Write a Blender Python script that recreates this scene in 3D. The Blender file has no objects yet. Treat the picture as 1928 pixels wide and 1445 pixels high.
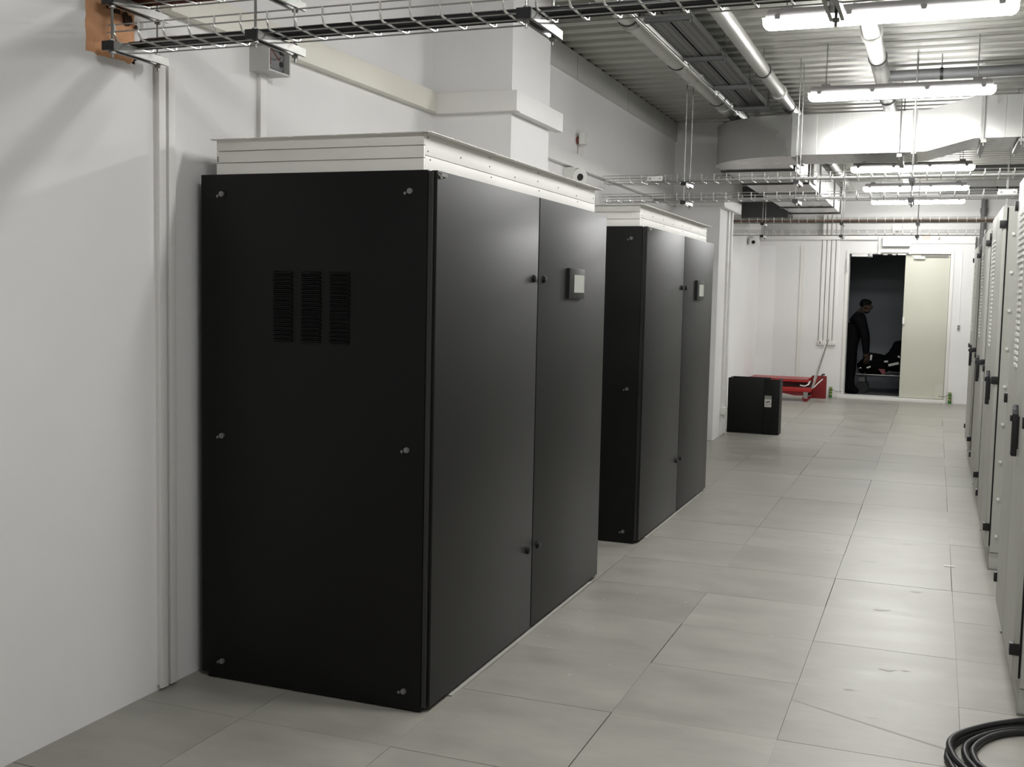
import bpy, bmesh, math, random
from mathutils import Vector, Matrix, noise
random.seed(7)
scene = bpy.context.scene
COL = scene.collection

# ------------------------------------------------------------------ camera
F_PX, YAW, PITCH, ROLL = 2054.96, .3677, .0815, .0210
CAM = Vector((1.0426, -3.7987, 1.5319))
fw = Vector((-math.sin(YAW) * math.cos(PITCH), math.cos(YAW) * math.cos(PITCH), -math.sin(PITCH)))
rt = Vector((math.cos(YAW), math.sin(YAW), 0))
up = rt.cross(fw)
rt2 = math.cos(ROLL) * rt + math.sin(ROLL) * up
up2 = -math.sin(ROLL) * rt + math.cos(ROLL) * up
cam_d = bpy.data.cameras.new('camera')
cam_d.sensor_width = 36
cam_d.lens = F_PX / 1928 * 36
cam_d.clip_start = .05
cam_o = bpy.data.objects.new('camera', cam_d)
COL.objects.link(cam_o)
M = Matrix((rt2, up2, -fw)).transposed().to_4x4()
M.translation = CAM
cam_o.matrix_world = M
scene.camera = cam_o
scene.cycles.use_light_tree = False
scene.cycles.max_bounces = 6
scene.cycles.diffuse_bounces = 4
scene.cycles.glossy_bounces = 3

# ------------------------------------------------------------------ world, exposure
w = bpy.data.worlds.new('world')
scene.world = w
w.use_nodes = True
w.node_tree.nodes['Background'].inputs[0].default_value = (.5, .53, .55, 1)
w.node_tree.nodes['Background'].inputs[1].default_value = .02
vs = scene.view_settings
vs.view_transform = 'Standard'
vs.look = 'None'
vs.exposure = 2.12
vs.gamma = 1.0
vs.use_curve_mapping = False
LAMP = 16.0          # emission of the tube diffusers
LAMP_Y = (-2.2, .05, 2.33, 4.58, 8.9, 11.1, 13.05)
LAMP_X = .725

# ------------------------------------------------------------------ materials
MATS = {}
def mat(name, col, rough=.5, metal=0.0, var=0.0, vscale=8.0, vstretch=(1, 1, 1), bump=0.0, bscale=60.0,
        rand=0.0, spec=.5, rvar=0.0, emit=None):
    m = bpy.data.materials.new(name)
    m.use_nodes = True
    nt = m.node_tree
    N, L = nt.nodes, nt.links
    b = N['Principled BSDF']
    b.inputs['Base Color'].default_value = (*col, 1)
    b.inputs['Roughness'].default_value = rough
    b.inputs['Metallic'].default_value = metal
    b.inputs['Specular IOR Level'].default_value = spec
    if emit:
        b.inputs['Emission Color'].default_value = (*emit[0], 1)
        b.inputs['Emission Strength'].default_value = emit[1]
    tc = N.new('ShaderNodeTexCoord')
    if var or rvar or rand:
        mp = N.new('ShaderNodeMapping')
        mp.inputs['Scale'].default_value = vstretch
        L.new(tc.outputs['Object'], mp.inputs['Vector'])
        nz = N.new('ShaderNodeTexNoise')
        nz.inputs['Scale'].default_value = vscale
        nz.inputs['Detail'].default_value = 3.5
        nz.inputs['Roughness'].default_value = .62
        vec = mp.outputs['Vector']
        if rand:
            oi = N.new('ShaderNodeObjectInfo')
            add = N.new('ShaderNodeVectorMath'); add.operation = 'ADD'
            sc = N.new('ShaderNodeVectorMath'); sc.operation = 'SCALE'
            sc.inputs['Scale'].default_value = 40
            L.new(oi.outputs['Random'], sc.inputs[0])
            L.new(vec, add.inputs[0]); L.new(sc.outputs[0], add.inputs[1])
            vec = add.outputs[0]
        L.new(vec, nz.inputs['Vector'])
        mr = N.new('ShaderNodeMapRange')
        mr.inputs['From Min'].default_value = .25; mr.inputs['From Max'].default_value = .75
        mr.inputs['To Min'].default_value = 1 - var; mr.inputs['To Max'].default_value = 1 + var
        L.new(nz.outputs['Fac'], mr.inputs['Value'])
        fac = mr.outputs['Result']
        if rand:
            r2 = N.new('ShaderNodeMapRange')
            r2.inputs['To Min'].default_value = 1 - rand; r2.inputs['To Max'].default_value = 1 + rand
            L.new(oi.outputs['Random'], r2.inputs['Value'])
            mu = N.new('ShaderNodeMath'); mu.operation = 'MULTIPLY'
            L.new(fac, mu.inputs[0]); L.new(r2.outputs['Result'], mu.inputs[1])
            fac = mu.outputs[0]
        vm = N.new('ShaderNodeVectorMath'); vm.operation = 'SCALE'
        vm.inputs[0].default_value = col
        L.new(fac, vm.inputs['Scale'])
        L.new(vm.outputs[0], b.inputs['Base Color'])
        if rvar:
            r3 = N.new('ShaderNodeMapRange')
            r3.inputs['From Min'].default_value = .25; r3.inputs['From Max'].default_value = .75
            r3.inputs['To Min'].default_value = rough - rvar; r3.inputs['To Max'].default_value = rough + rvar
            L.new(nz.outputs['Fac'], r3.inputs['Value'])
            L.new(r3.outputs['Result'], b.inputs['Roughness'])
    if bump:
        n2 = N.new('ShaderNodeTexNoise')
        n2.inputs['Scale'].default_value = bscale
        n2.inputs['Detail'].default_value = 2
        L.new(tc.outputs['Object'], n2.inputs['Vector'])
        bp = N.new('ShaderNodeBump')
        bp.inputs['Strength'].default_value = bump
        bp.inputs['Distance'].default_value = .004
        L.new(n2.outputs['Fac'], bp.inputs['Height'])
        L.new(bp.outputs['Normal'], b.inputs['Normal'])
    MATS[name] = m
    return m

mat('wall_paint', (.83, .825, .82), .75, var=.025, vscale=1.3)
mat('wall_paint_dimmed_upper', (.66, .655, .64), .8, var=.025, vscale=1.3)  # wall white greyed to hold down the glare of the last lamp
mat('wall_paint_dimmed_lower', (.76, .755, .745), .75, var=.02, vscale=1.3)  # same wall white, greyed less, against the lamp glare on the far wall
mat('fascia_paint', (.55, .55, .53), .6, var=.04, vscale=2)
mat('deck', (.43, .43, .39), .34, metal=.45, var=.10, vscale=3, vstretch=(.3, 2, 1))
mat('floor_void', (.03, .03, .028), .9)
mat('floor_base', (.42, .41, .38), .5, var=.08, vscale=3)
mat('tile', (.315, .308, .272), .38, var=.16, vscale=3.2, vstretch=(.8, 1.6, 1), rand=.06, rvar=.05, spec=.30)
mat('smudge', (.292, .285, .25), .40, spec=.30)
mat('scuff', (.235, .23, .205), .5)
mat('black_coat', (.0045, .0045, .0045), .5, spec=.25)
mat('door_coat', (.011, .011, .0105), .42, spec=.42)
mat('black_plastic', (.010, .010, .011), .4)
mat('dark_gap', (.004, .004, .004), .8)
mat('plenum_white', (.80, .79, .75), .5, var=.02, vscale=6)
mat('steel_strip', (.035, .035, .034), .35, metal=.3)
mat('screw', (.24, .24, .235), .4, metal=.6)
mat('chrome', (.72, .72, .70), .18, metal=1)
mat('galv', (.33, .33, .315), .42, metal=.9, var=.10, vscale=30, rvar=.08)
mat('duct', (.46, .46, .445), .30, metal=1.0, var=.06, vscale=5, vstretch=(1, 1, .4), rvar=.06, bump=.05, bscale=6)
mat('zinc_pipe', (.50, .50, .475), .42, metal=.8, var=.06, vscale=6)
mat('tray_dark', (.14, .14, .132), .5, metal=.6)
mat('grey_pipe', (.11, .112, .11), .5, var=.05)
mat('long_wire', (.42, .42, .40), .38, metal=.8)
mat('wire', (.78, .78, .75), .30, metal=.7)
mat('trunk_cream', (.80, .77, .69), .5, var=.02, vscale=3)
mat('trunking', (.80, .79, .77), .5, var=.02, vscale=3)
mat('white_plastic', (.76, .76, .73), .4)
mat('rack_grey', (.47, .47, .43), .42, var=.03, vscale=2, spec=.5)
mat('rack_pip', (.82, .82, .78), .4)
mat('lamp_body', (.24, .23, .23), .5)
mat('lamp_glow', (.9, .9, .88), .5, emit=((1.0, .995, .98), LAMP))
mat('sign_glow', (.85, .9, .9), .4, emit=((.80, .96, 1.0), .16))
mat('foam', (.70, .37, .20), .9, var=.25, vscale=9, bump=.9, bscale=28)
mat('foam_dark', (.06, .03, .015), .9, var=.4, vscale=12)
mat('cable_black', (.012, .012, .013), .45)
mat('cable_red', (.13, .025, .012), .55)
mat('cable_grey', (.26, .26, .25), .5)
mat('cable_copper', (.17, .11, .08), .5)
mat('door_paint', (.56, .56, .475), .45, var=.02, vscale=2)
mat('frame_paint', (.74, .735, .70), .5)
mat('red_paint', (.36, .012, .01), .38, var=.06, vscale=6)
mat('red_plate', (.20, .006, .008), .5, var=.05)
mat('red_shade', (.03, .004, .004), .7)  # shade under the lift platform, put into a dark red
mat('skin', (.04, .027, .021), .8, spec=.05)  # skin tone darkened to carry the backlit shade of the doorway
mat('hair', (.004, .004, .004), .8, spec=.05)
mat('cloth_dark', (.003, .003, .004), .9, spec=.08)
mat('reflective', (.62, .62, .58), .5)
mat('pink_cloth', (.22, .07, .08), .9)
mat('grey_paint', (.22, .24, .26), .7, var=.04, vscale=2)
mat('green_tape', (.035, .15, .03), .5)
mat('yellow_tape', (.42, .34, .10), .5)
mat('paper', (.62, .60, .56), .7)
mat('paper_grey', (.25, .25, .24), .7)
mat('ink_red', (.16, .015, .02), .7)
mat('ink_dark', (.05, .03, .03), .7)
mat('screen', (.42, .43, .39), .35)
mat('lens', (.006, .006, .007), .12)
mat('siren_red', (.20, .06, .05), .5)
mat('wall_stain', (.80, .785, .77), .85, var=.05)
mat('label_pink', (.72, .52, .46), .6)

# ------------------------------------------------------------------ geometry helpers
class MB:
    def __init__(s):
        s.v, s.f = [], []
    def add(s, vs, fs):
        o = len(s.v)
        s.v += [Vector(a) for a in vs]
        s.f += [tuple(i + o for i in f) for f in fs]
        return s
    def box(s, x0, x1, y0, y1, z0, z1):
        return s.add([(x0, y0, z0), (x1, y0, z0), (x1, y1, z0), (x0, y1, z0), (x0, y0, z1), (x1, y0, z1), (x1, y1, z1), (x0, y1, z1)],
                     [(0, 3, 2, 1), (4, 5, 6, 7), (0, 1, 5, 4), (1, 2, 6, 5), (2, 3, 7, 6), (3, 0, 4, 7)])
    def cyl(s, p0, p1, r, n=12, r1=None):
        p0, p1 = Vector(p0), Vector(p1)
        r1 = r if r1 is None else r1
        d = (p1 - p0).normalized()
        a = d.orthogonal().normalized(); b = d.cross(a)
        vs = []
        for p, q in ((p0, r), (p1, r1)):
            for i in range(n):
                t = 2 * math.pi * i / n
                vs.append(p + q * (math.cos(t) * a + math.sin(t) * b))
        fs = [(i, (i + 1) % n, n + (i + 1) % n, n + i) for i in range(n)]
        fs += [tuple(range(n - 1, -1, -1)), tuple(range(n, 2 * n))]
        return s.add(vs, fs)
    def tube(s, pts, r, n=8, closed=False):
        pts = [Vector(p) for p in pts]
        m = len(pts)
        ref = Vector((0, 0, 1))
        vs = []
        for i, p in enumerate(pts):
            if closed:
                t = (pts[(i + 1) % m] - pts[i - 1]).normalized()
            else:
                t = (pts[min(i + 1, m - 1)] - pts[max(i - 1, 0)]).normalized()
            rr = ref if abs(t.dot(ref)) < .95 else Vector((1, 0, 0))
            a = (rr - t * rr.dot(t)).normalized(); b = t.cross(a)
            if i and (not closed or True):
                # keep the frame from flipping
                if a.dot(la) < 0:
                    a, b = -a, -b
            la = a
            for k in range(n):
                q = 2 * math.pi * k / n
                vs.append(p + r * (math.cos(q) * a + math.sin(q) * b))
        fs = []
        for i in range(m if closed else m - 1):
            j = (i + 1) % m
            for k in range(n):
                l = (k + 1) % n
                fs.append((i * n + k, i * n + l, j * n + l, j * n + k))
        if not closed:
            fs += [tuple(range(n - 1, -1, -1)), tuple(range((m - 1) * n, m * n))]
        return s.add(vs, fs)
    def prism(s, poly, axis, a, b):
        """poly: list of 2-D points, extruded along axis ('x': (y,z), 'y': (x,z), 'z': (x,y)) from a to b"""
        n = len(poly)
        def P(p, t):
            return {'x': (t, p[0], p[1]), 'y': (p[0], t, p[1]), 'z': (p[0], p[1], t)}[axis]
        vs = [P(p, a) for p in poly] + [P(p, b) for p in poly]
        fs = [(i, (i + 1) % n, n + (i + 1) % n, n + i) for i in range(n)]
        fs += [tuple(range(n - 1, -1, -1)), tuple(range(n, 2 * n))]
        return s.add(vs, fs)
    def ring(s, c, d, r0, r1, t, n=20):
        c, d = Vector(c), Vector(d).normalized()
        a = d.orthogonal().normalized(); b = d.cross(a)
        vs = []
        for off, r in ((-t / 2, r1), (t / 2, r1), (t / 2, r0), (-t / 2, r0)):
            for i in range(n):
                q = 2 * math.pi * i / n
                vs.append(c + d * off + r * (math.cos(q) * a + math.sin(q) * b))
        fs = []
        for k in range(4):
            l = (k + 1) % 4
            for i in range(n):
                j = (i + 1) % n
                fs.append((k * n + i, k * n + j, l * n + j, l * n + i))
        return s.add(vs, fs)
    def mesh(s, name, m, org=(0, 0, 0), bevel=0.0, seg=2, smooth=True):
        o = Vector(org)
        me = bpy.data.meshes.new(name)
        me.from_pydata([tuple(v - o) for v in s.v], [], s.f)
        bm = bmesh.new(); bm.from_mesh(me)
        bmesh.ops.recalc_face_normals(bm, faces=bm.faces)
        if bevel:
            bmesh.ops.bevel(bm, geom=list(bm.edges), offset=bevel, segments=seg, affect='EDGES', profile=.6, clamp_overlap=True)
        bm.to_mesh(me); bm.free()
        me.materials.append(MATS[m])
        if smooth:
            me.polygons.foreach_set('use_smooth', [True] * len(me.polygons))
            me.set_sharp_from_angle(angle=math.radians(38))
        return me

def link(name, me, parent=None, loc=(0, 0, 0)):
    o = bpy.data.objects.new(name, me)
    COL.objects.link(o)
    o.location = loc
    if parent is not None:
        o.parent = parent
    return o
def tag(o, label, cat, group=None):
    o['label'] = label; o['category'] = cat
    if group: o['group'] = group
    return o

class Thing:
    """an Empty at the thing's base; parts are given in world coordinates"""
    def __init__(s, name, base, label, cat, group=None):
        s.b = Vector(base)
        s.o = link(name, None, None, base)
        s.o.empty_display_size = .1
        tag(s.o, label, cat, group)
    def part(s, name, mb, m, parent=None, bevel=0.0, label=None, seg=2):
        o = link(name, mb.mesh(name, m, s.b, bevel, seg), parent or s.o)
        if label: o['label'] = label
        return o
    def copy_part(s, name, me, loc, parent=None):
        return link(name, me, parent or s.o, Vector(loc) - s.b)
def single(name, mb, m, label, cat, base, group=None, bevel=0.0):
    o = link(name, mb.mesh(name, m, base, bevel), None, base)
    return tag(o, label, cat, group)
def struct(name, mb, m, base=(0, 0, 0), bevel=0.0):
    o = link(name, mb.mesh(name, m, base, bevel), None, base)
    o['kind'] = 'structure'
    return o
def spart(name, mb, m, parent, bevel=0.0, label=None):
    o = link(name, mb.mesh(name, m, parent.location, bevel), parent)
    if label: o['label'] = label
    return o
def box(*a): return MB().box(*a)

# ------------------------------------------------------------------ the room
XW, XR, YF, YB, ZC = -1.65, 3.45, 14.2, -7.0, 3.40

floor = struct('floor', box(XW - .1, XR + .1, YB - .1, YF, -.12, -.034), 'floor_void')
floor_near = MB().box(XW, XR, YB, -3.0, -.034, -.001)
spart('floor_covering', floor_near, 'tile', floor)
T = .6
tile_cache = {}
def tile_mesh(wx, wy):
    k = (round(wx, 3), round(wy, 3))
    if k not in tile_cache:
        g = .0009
        tile_cache[k] = MB().box(g, wx - g, g, wy - g, -.033, 0).mesh('floor_tile', 'tile', (0, 0, 0), smooth=False)
    return tile_cache[k]
def tile(x0, x1, y0, y1, dz=0):
    link('floor_tile', tile_mesh(x1 - x0, y1 - y0), floor, (x0 + random.uniform(-.0014, .0014), y0 + random.uniform(-.0014, .0014), dz))
for j in range(-5, 24):
    for i in range(-3, 6):
        x0, x1 = max(i * T, XW), min((i + 1) * T, XR)
        y0, y1 = j * T, min((j + 1) * T, YF - .001)
        if x1 - x0 < .05: continue
        tile(x0, x1, y0, y1, -random.random() * .0011)

wl = struct('wall_left', box(XW - .25, XW, YB, YF + .3, -.1, ZC + .2), 'wall_paint')
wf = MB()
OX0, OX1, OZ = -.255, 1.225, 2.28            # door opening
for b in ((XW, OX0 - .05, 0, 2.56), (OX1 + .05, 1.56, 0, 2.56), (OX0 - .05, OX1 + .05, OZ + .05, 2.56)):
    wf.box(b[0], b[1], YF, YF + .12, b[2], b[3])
wall_far = struct('wall_far', wf, 'wall_paint_dimmed_lower')
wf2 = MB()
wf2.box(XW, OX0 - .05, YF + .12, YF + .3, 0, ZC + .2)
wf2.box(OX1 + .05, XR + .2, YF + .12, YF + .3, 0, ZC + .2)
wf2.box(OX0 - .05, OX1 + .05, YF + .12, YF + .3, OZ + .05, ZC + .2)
struct('wall_far_upper', wf2, 'wall_paint_dimmed_upper')
struct('wall_right', box(XR, XR + .2, YB, YF + .12, -.1, ZC + .2), 'wall_paint')
struct('wall_back', box(XW, XR, YB - .2, YB, -.1, ZC + .2), 'wall_paint')

# a wall panel edge on the far wall
spart('wall_panel', box(-1.0, -.985, YF - .012, YF, 0, 2.40), 'frame_paint', wall_far)
spart('wall_panel', box(-.985, -.93, YF - .006, YF, 0, 2.40), 'frame_paint', wall_far)
spart('wall_panel', box(XW, XW + .26, YF - .008, YF, 0, 2.40), 'wall_paint', wall_far)
spart('top_rail', box(.66, 1.555, YF - .014, YF, 2.44, 2.455), 'frame_paint', wall_far)

# corrugated deck: ribs run across the room
per = .2095
prof = []
y = YB
while y < YF + .1:
    prof += [(y, ZC), (y + .105, ZC), (y + .128, ZC + .085), (y + .186, ZC + .085)]
    y += per
dk = MB()
vs, fs = [], []
for yy, zz in prof:
    vs += [(XW - .02, yy, zz), (XR + .02, yy, zz)]
for k in range(len(prof) - 1):
    fs.append((2 * k, 2 * k + 1, 2 * k + 3, 2 * k + 2))
dk.add(vs, fs)
ceiling = struct('ceiling', box(XW, XR, YB, YF + .12, ZC + .12, ZC + .18), 'deck')
me = dk.mesh('deck_sheet', 'deck', (0, 0, 0), smooth=False)
link('deck_sheet', me, ceiling)['label'] = 'ribbed grey metal roof deck'

# pilasters and fascia on the left wall
pilA = struct('wall_pilaster_near', box(XW, -1.17, 1.85, 2.47, 0, ZC + .05), 'wall_paint')
pilB = struct('wall_pilaster_far', box(XW, -1.14, 7.92, 8.66, 0, ZC + .05), 'wall_paint')
trim = struct('trim_1', box(XW, XW + .022, 2.47, 7.92, 3.205, ZC - .004), 'fascia_paint')
for yy in (4.4, 5.9, 7.3):
    spart('joint', box(XW + .020, XW + .0225, yy - .002, yy + .002, 3.205, ZC - .004), 'dark_gap', trim)
spart('rib_void_shade', box(XW, XW + .012, 2.47, 7.92, ZC - .002, ZC + .084), 'dark_gap', trim)  # added dark strip, stands in for the shade inside the deck voids
struct('trim_2', box(XW, XW + .022, YB, 1.85, 3.205, ZC - .004), 'fascia_paint')

# dark room behind the door
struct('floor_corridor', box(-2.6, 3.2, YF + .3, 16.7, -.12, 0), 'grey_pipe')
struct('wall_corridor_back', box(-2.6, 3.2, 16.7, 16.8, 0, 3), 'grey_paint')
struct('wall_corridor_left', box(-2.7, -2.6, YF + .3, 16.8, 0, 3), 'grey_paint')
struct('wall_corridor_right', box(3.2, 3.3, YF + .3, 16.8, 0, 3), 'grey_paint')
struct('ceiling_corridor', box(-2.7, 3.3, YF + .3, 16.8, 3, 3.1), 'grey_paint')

# ------------------------------------------------------------------ double door
d1 = struct('door_1', MB().box(OX0 - .05, OX0, YF - .012, YF + .3, 0, OZ + .05).box(OX1, OX1 + .05, YF - .012, YF + .3, 0, OZ + .05)
            .box(OX0, OX1, YF - .012, YF + .3, OZ, OZ + .05), 'frame_paint', bevel=.003)
spart('sill', box(OX0 - .09, OX1 + .03, YF - .10, YF + .28, 0, .05), 'frame_paint', d1, .004)
leaf = spart('door_leaf', box(.578, OX1 - .004, YF + .02, YF + .065, .055, OZ - .008), 'door_paint', d1, .003, 'closed cream door leaf')
spart('handle', MB().box(.575, .607, YF - .02, YF + .02, 1.20, 1.30), 'white_plastic', leaf, .004)
spart('door_closer', MB().box(.70, .86, YF - .03, YF + .02, 2.205, 2.245), 'white_plastic', leaf, .004)
spart('closer_arm', MB().box(.80, 1.19, YF - .018, YF - .008, 2.245, 2.262), 'lamp_body', leaf)
spart('kick_plate', box(1.10, OX1 - .01, YF + .012, YF + .02, .06, .28), 'door_paint', leaf)
lf2 = spart('door_leaf', box(OX0 - .10, OX0 - .057, YF + .31, YF + 1.12, .055, OZ - .008), 'door_paint', d1, .003, 'open cream door leaf folded into the dark room')
spart('door_closer', box(-.22, .02, YF - .03, YF + .01, 2.235, 2.275), 'white_plastic', d1, .004)
spart('door_closer', box(.02, .09, YF - .03, YF + .01, 2.225, 2.275), 'galv', d1, .004)
spart('lock_plate', MB().box(.25, .31, YF - .01, YF + .02, 2.26, 2.28).box(.38, .44, YF - .01, YF + .02, 2.26, 2.28), 'galv', d1)
spart('door_contact', box(.46, .58, YF - .03, YF + .01, 2.262, 2.285), 'white_plastic', d1, .003)
spart('door_contact', box(OX0 - .035, OX0 - .005, YF - .04, YF - .01, 2.0, 2.2), 'white_plastic', d1, .004)

# ------------------------------------------------------------------ cooling cabinets
def screw_mesh():
    m = MB().cyl((0, 0, 0), (0, -.010, 0), .0105, 14)
    m.cyl((0, -.010, 0), (0, -.013, 0), .006, 6)
    m.cyl((-.021, 0, -.007), (-.021, -.004, -.007), .0055, 10)
    return m.mesh('panel_screw', 'screw')
SCREW = screw_mesh()
RIVET = MB().cyl((0, 0, 0), (.003, 0, 0), .0026, 8).mesh('rivet', 'grey_pipe')
RIVETY = MB().cyl((0, 0, 0), (0, -.003, 0), .0026, 8).mesh('rivet', 'grey_pipe')
LOCK = MB().cyl((0, 0, 0), (.008, 0, 0), .017, 18).cyl((.008, 0, 0), (.013, 0, 0), .013, 18).mesh('door_lock', 'black_plastic', bevel=.001)
LATCH = None
def louvre(wd):
    # pressed louvre slat, standing proud of the panel towards -y
    return MB().prism([(0, 0), (-.011, .0035), (-.011, .006), (0, .0125)], 'x', 0, wd).mesh('louvre_slat', 'black_coat')
LOUV = louvre(.082)

def cabinet(y0, y1, label):
    xs, xf, zt = -1.597, -.612, 1.962
    c = Thing('cooling_cabinet', (-1.1, (y0 + y1) / 2, 0), label, 'cabinet', 'black cooling cabinets along the white wall')
    c.part('body', box(xs + .01, xf - .035, y0 + .022, y1 - .012, .02, zt - .006), 'black_coat')
    side = c.part('side_panel', MB().prism([(xs, .02), (xs + .03, .02), (xs + .03, .003), (xf - .028, .003), (xf - .028, zt), (xs, zt)], 'y', y0, y0 + .02), 'black_coat', bevel=.0015)
    c.part('side_panel', box(xs, xf - .028, y1 - .012, y1, .02, zt), 'black_coat', bevel=.0015)
    for x in (-1.50, -.706):
        for z in (1.888, .965, .073):
            c.copy_part('panel_screw', SCREW, (x, y0, z), side)
    for x in (-1.270, -1.149, -1.028):
        for k in range(17):
            c.copy_part('louvre_slat', LOUV, (x, y0 + .0005, 1.338 + k * .0157), side)
    c.part('corner_strip', box(xf - .026, xf - .010, y0 + .004, y0 + .012, .02, zt - .004), 'steel_strip')
    c.part('corner_gap', box(xf - .03, xf - .014, y0 + .013, y0 + .026, .02, zt - .006), 'dark_gap')
    ym = y0 + 1.090
    for a, b, sgn in ((y0 + .022, ym - .006, -1), (ym + .006, y1 - .001, 1)):
        d = c.part('door', box(xf - .024, xf, a, b, .017, zt), 'door_coat', bevel=.002)
        e = b if sgn < 0 else a
        for z in (1.603, .387):
            c.copy_part('door_lock', LOCK, (xf, e - (.056 if sgn < 0 else -.062), z), d)
        if sgn < 0:
            c.part('latch', MB().cyl((xf, a + .02, 1.948), (xf + .006, a + .02, 1.948), .014, 14).cyl((xf + .006, a + .02, 1.948), (xf + .012, a + .02, 1.948), .008, 8)
                   .box(xf, xf + .008, a + .034, a + .066, 1.942, 1.954), 'chrome', d)
        else:
            q0, q1 = y0 + 1.50, y0 + 1.732
            bez = c.part('display_bezel', box(xf, xf + .016, q0, q1, 1.517, 1.663), 'door_coat', d, .003)
            c.part('display_shadow_gap', box(xf, xf + .0165, q0 - .012, q0 - .001, 1.517, 1.663), 'dark_gap', d)
            c.part('screen', box(xf + .016, xf + .0175, q0 + .062, q1 - .012, 1.547, 1.633), 'screen', bez, label='pale display screen')
    c.part('door_gap', box(xf - .02, xf - .006, ym - .0055, ym + .0055, .02, zt - .002), 'dark_gap')
    c.part('base_strip', box(xf - .03, xf + .009, y0 + .20, y1 - .12, 0, .004), 'floor_base')
    c.part('base_frame', box(xs + .04, xf - .05, y0 + .03, y1 - .03, 0, .02), 'black_plastic')
    # sheet metal plenum frame on top
    px0, px1, py0, py1, pz0, pz1 = -1.527, -.657, y0 + .002, y1 - .082, zt, 2.090
    pl = c.part('top_frame', box(px0 + .01, px1 - .01, py0 + .01, py1 - .01, pz0, pz1 - .002), 'plenum_white', label='white sheet metal frame on top')
    bands = ((pz0, pz0 + .0405), (pz0 + .0440, pz0 + .0845), (pz0 + .088, pz1))
    for a, b in bands:
        c.part('near_band', box(px0, px1 - .0005, py0, py0 + .012, a, b), 'plenum_white', pl, .0008)
        c.part('far_band', box(px0, px1 - .002, py1 - .012, py1, a, b), 'plenum_white', pl, .0008)
    for a, b in ((pz0, pz0 + .051), (pz0 + .0535, pz1)):
        c.part('front_band', box(px1 - .012, px1, py0 + .0122, py1, a, b), 'plenum_white', pl, .0008)
        c.part('back_band', box(px0, px0 + .01, py0 + .013, py1 - .013, a, b), 'plenum_white', pl, .0008)
    # out-turned flange with cut-outs
    fl = MB()
    n = 10
    yy = py0 - .022; step = (py1 + .04 - yy) / n
    for k in range(n):
        fl.box(px1, px1 + .034, yy + k * step + .008, yy + (k + 1) * step - .006, pz1, pz1 + .0022)
    fl.box(px1, px1 + .028, py0 - .022, py1 + .018, pz1 - .0008, pz1 + .002)
    xx = px0 - .02; step = (px1 + .02 - xx) / 5
    for k in range(5):
        fl.box(xx + k * step + .006, xx + (k + 1) * step - .012, py0 - .022, py0, pz1, pz1 + .0022)
    fl.box(px0 - .012, px1 + .016, py0 - .017, py0, pz1 - .0008, pz1 + .002)
    c.part('top_flange', fl, 'plenum_white', pl)
    for k in range(8):
        yk = py0 + .03 + k * (py1 - py0 - .06) / 7
        c.copy_part('rivet', RIVET, (px1, yk, pz0 + .068 + (.012 if k % 3 else 0)), pl)
        if k % 2 == 0:
            c.copy_part('rivet', RIVET, (px1, yk + .02, pz0 + .040), pl)
            c.copy_part('rivet', RIVET, (px1, yk, pz1 - .012), pl)
    for k in range(3):
        c.copy_part('rivet', RIVETY, (px0 + .006, py0, pz0 + .05 + k * .007), pl)
    return c
cabinet(-.2954, 1.8514, 'large black cooling cabinet nearest the camera, with three louvred vents on its side')
cabinet(2.715, 4.868, 'second black cooling cabinet, standing behind the near one')

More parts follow.
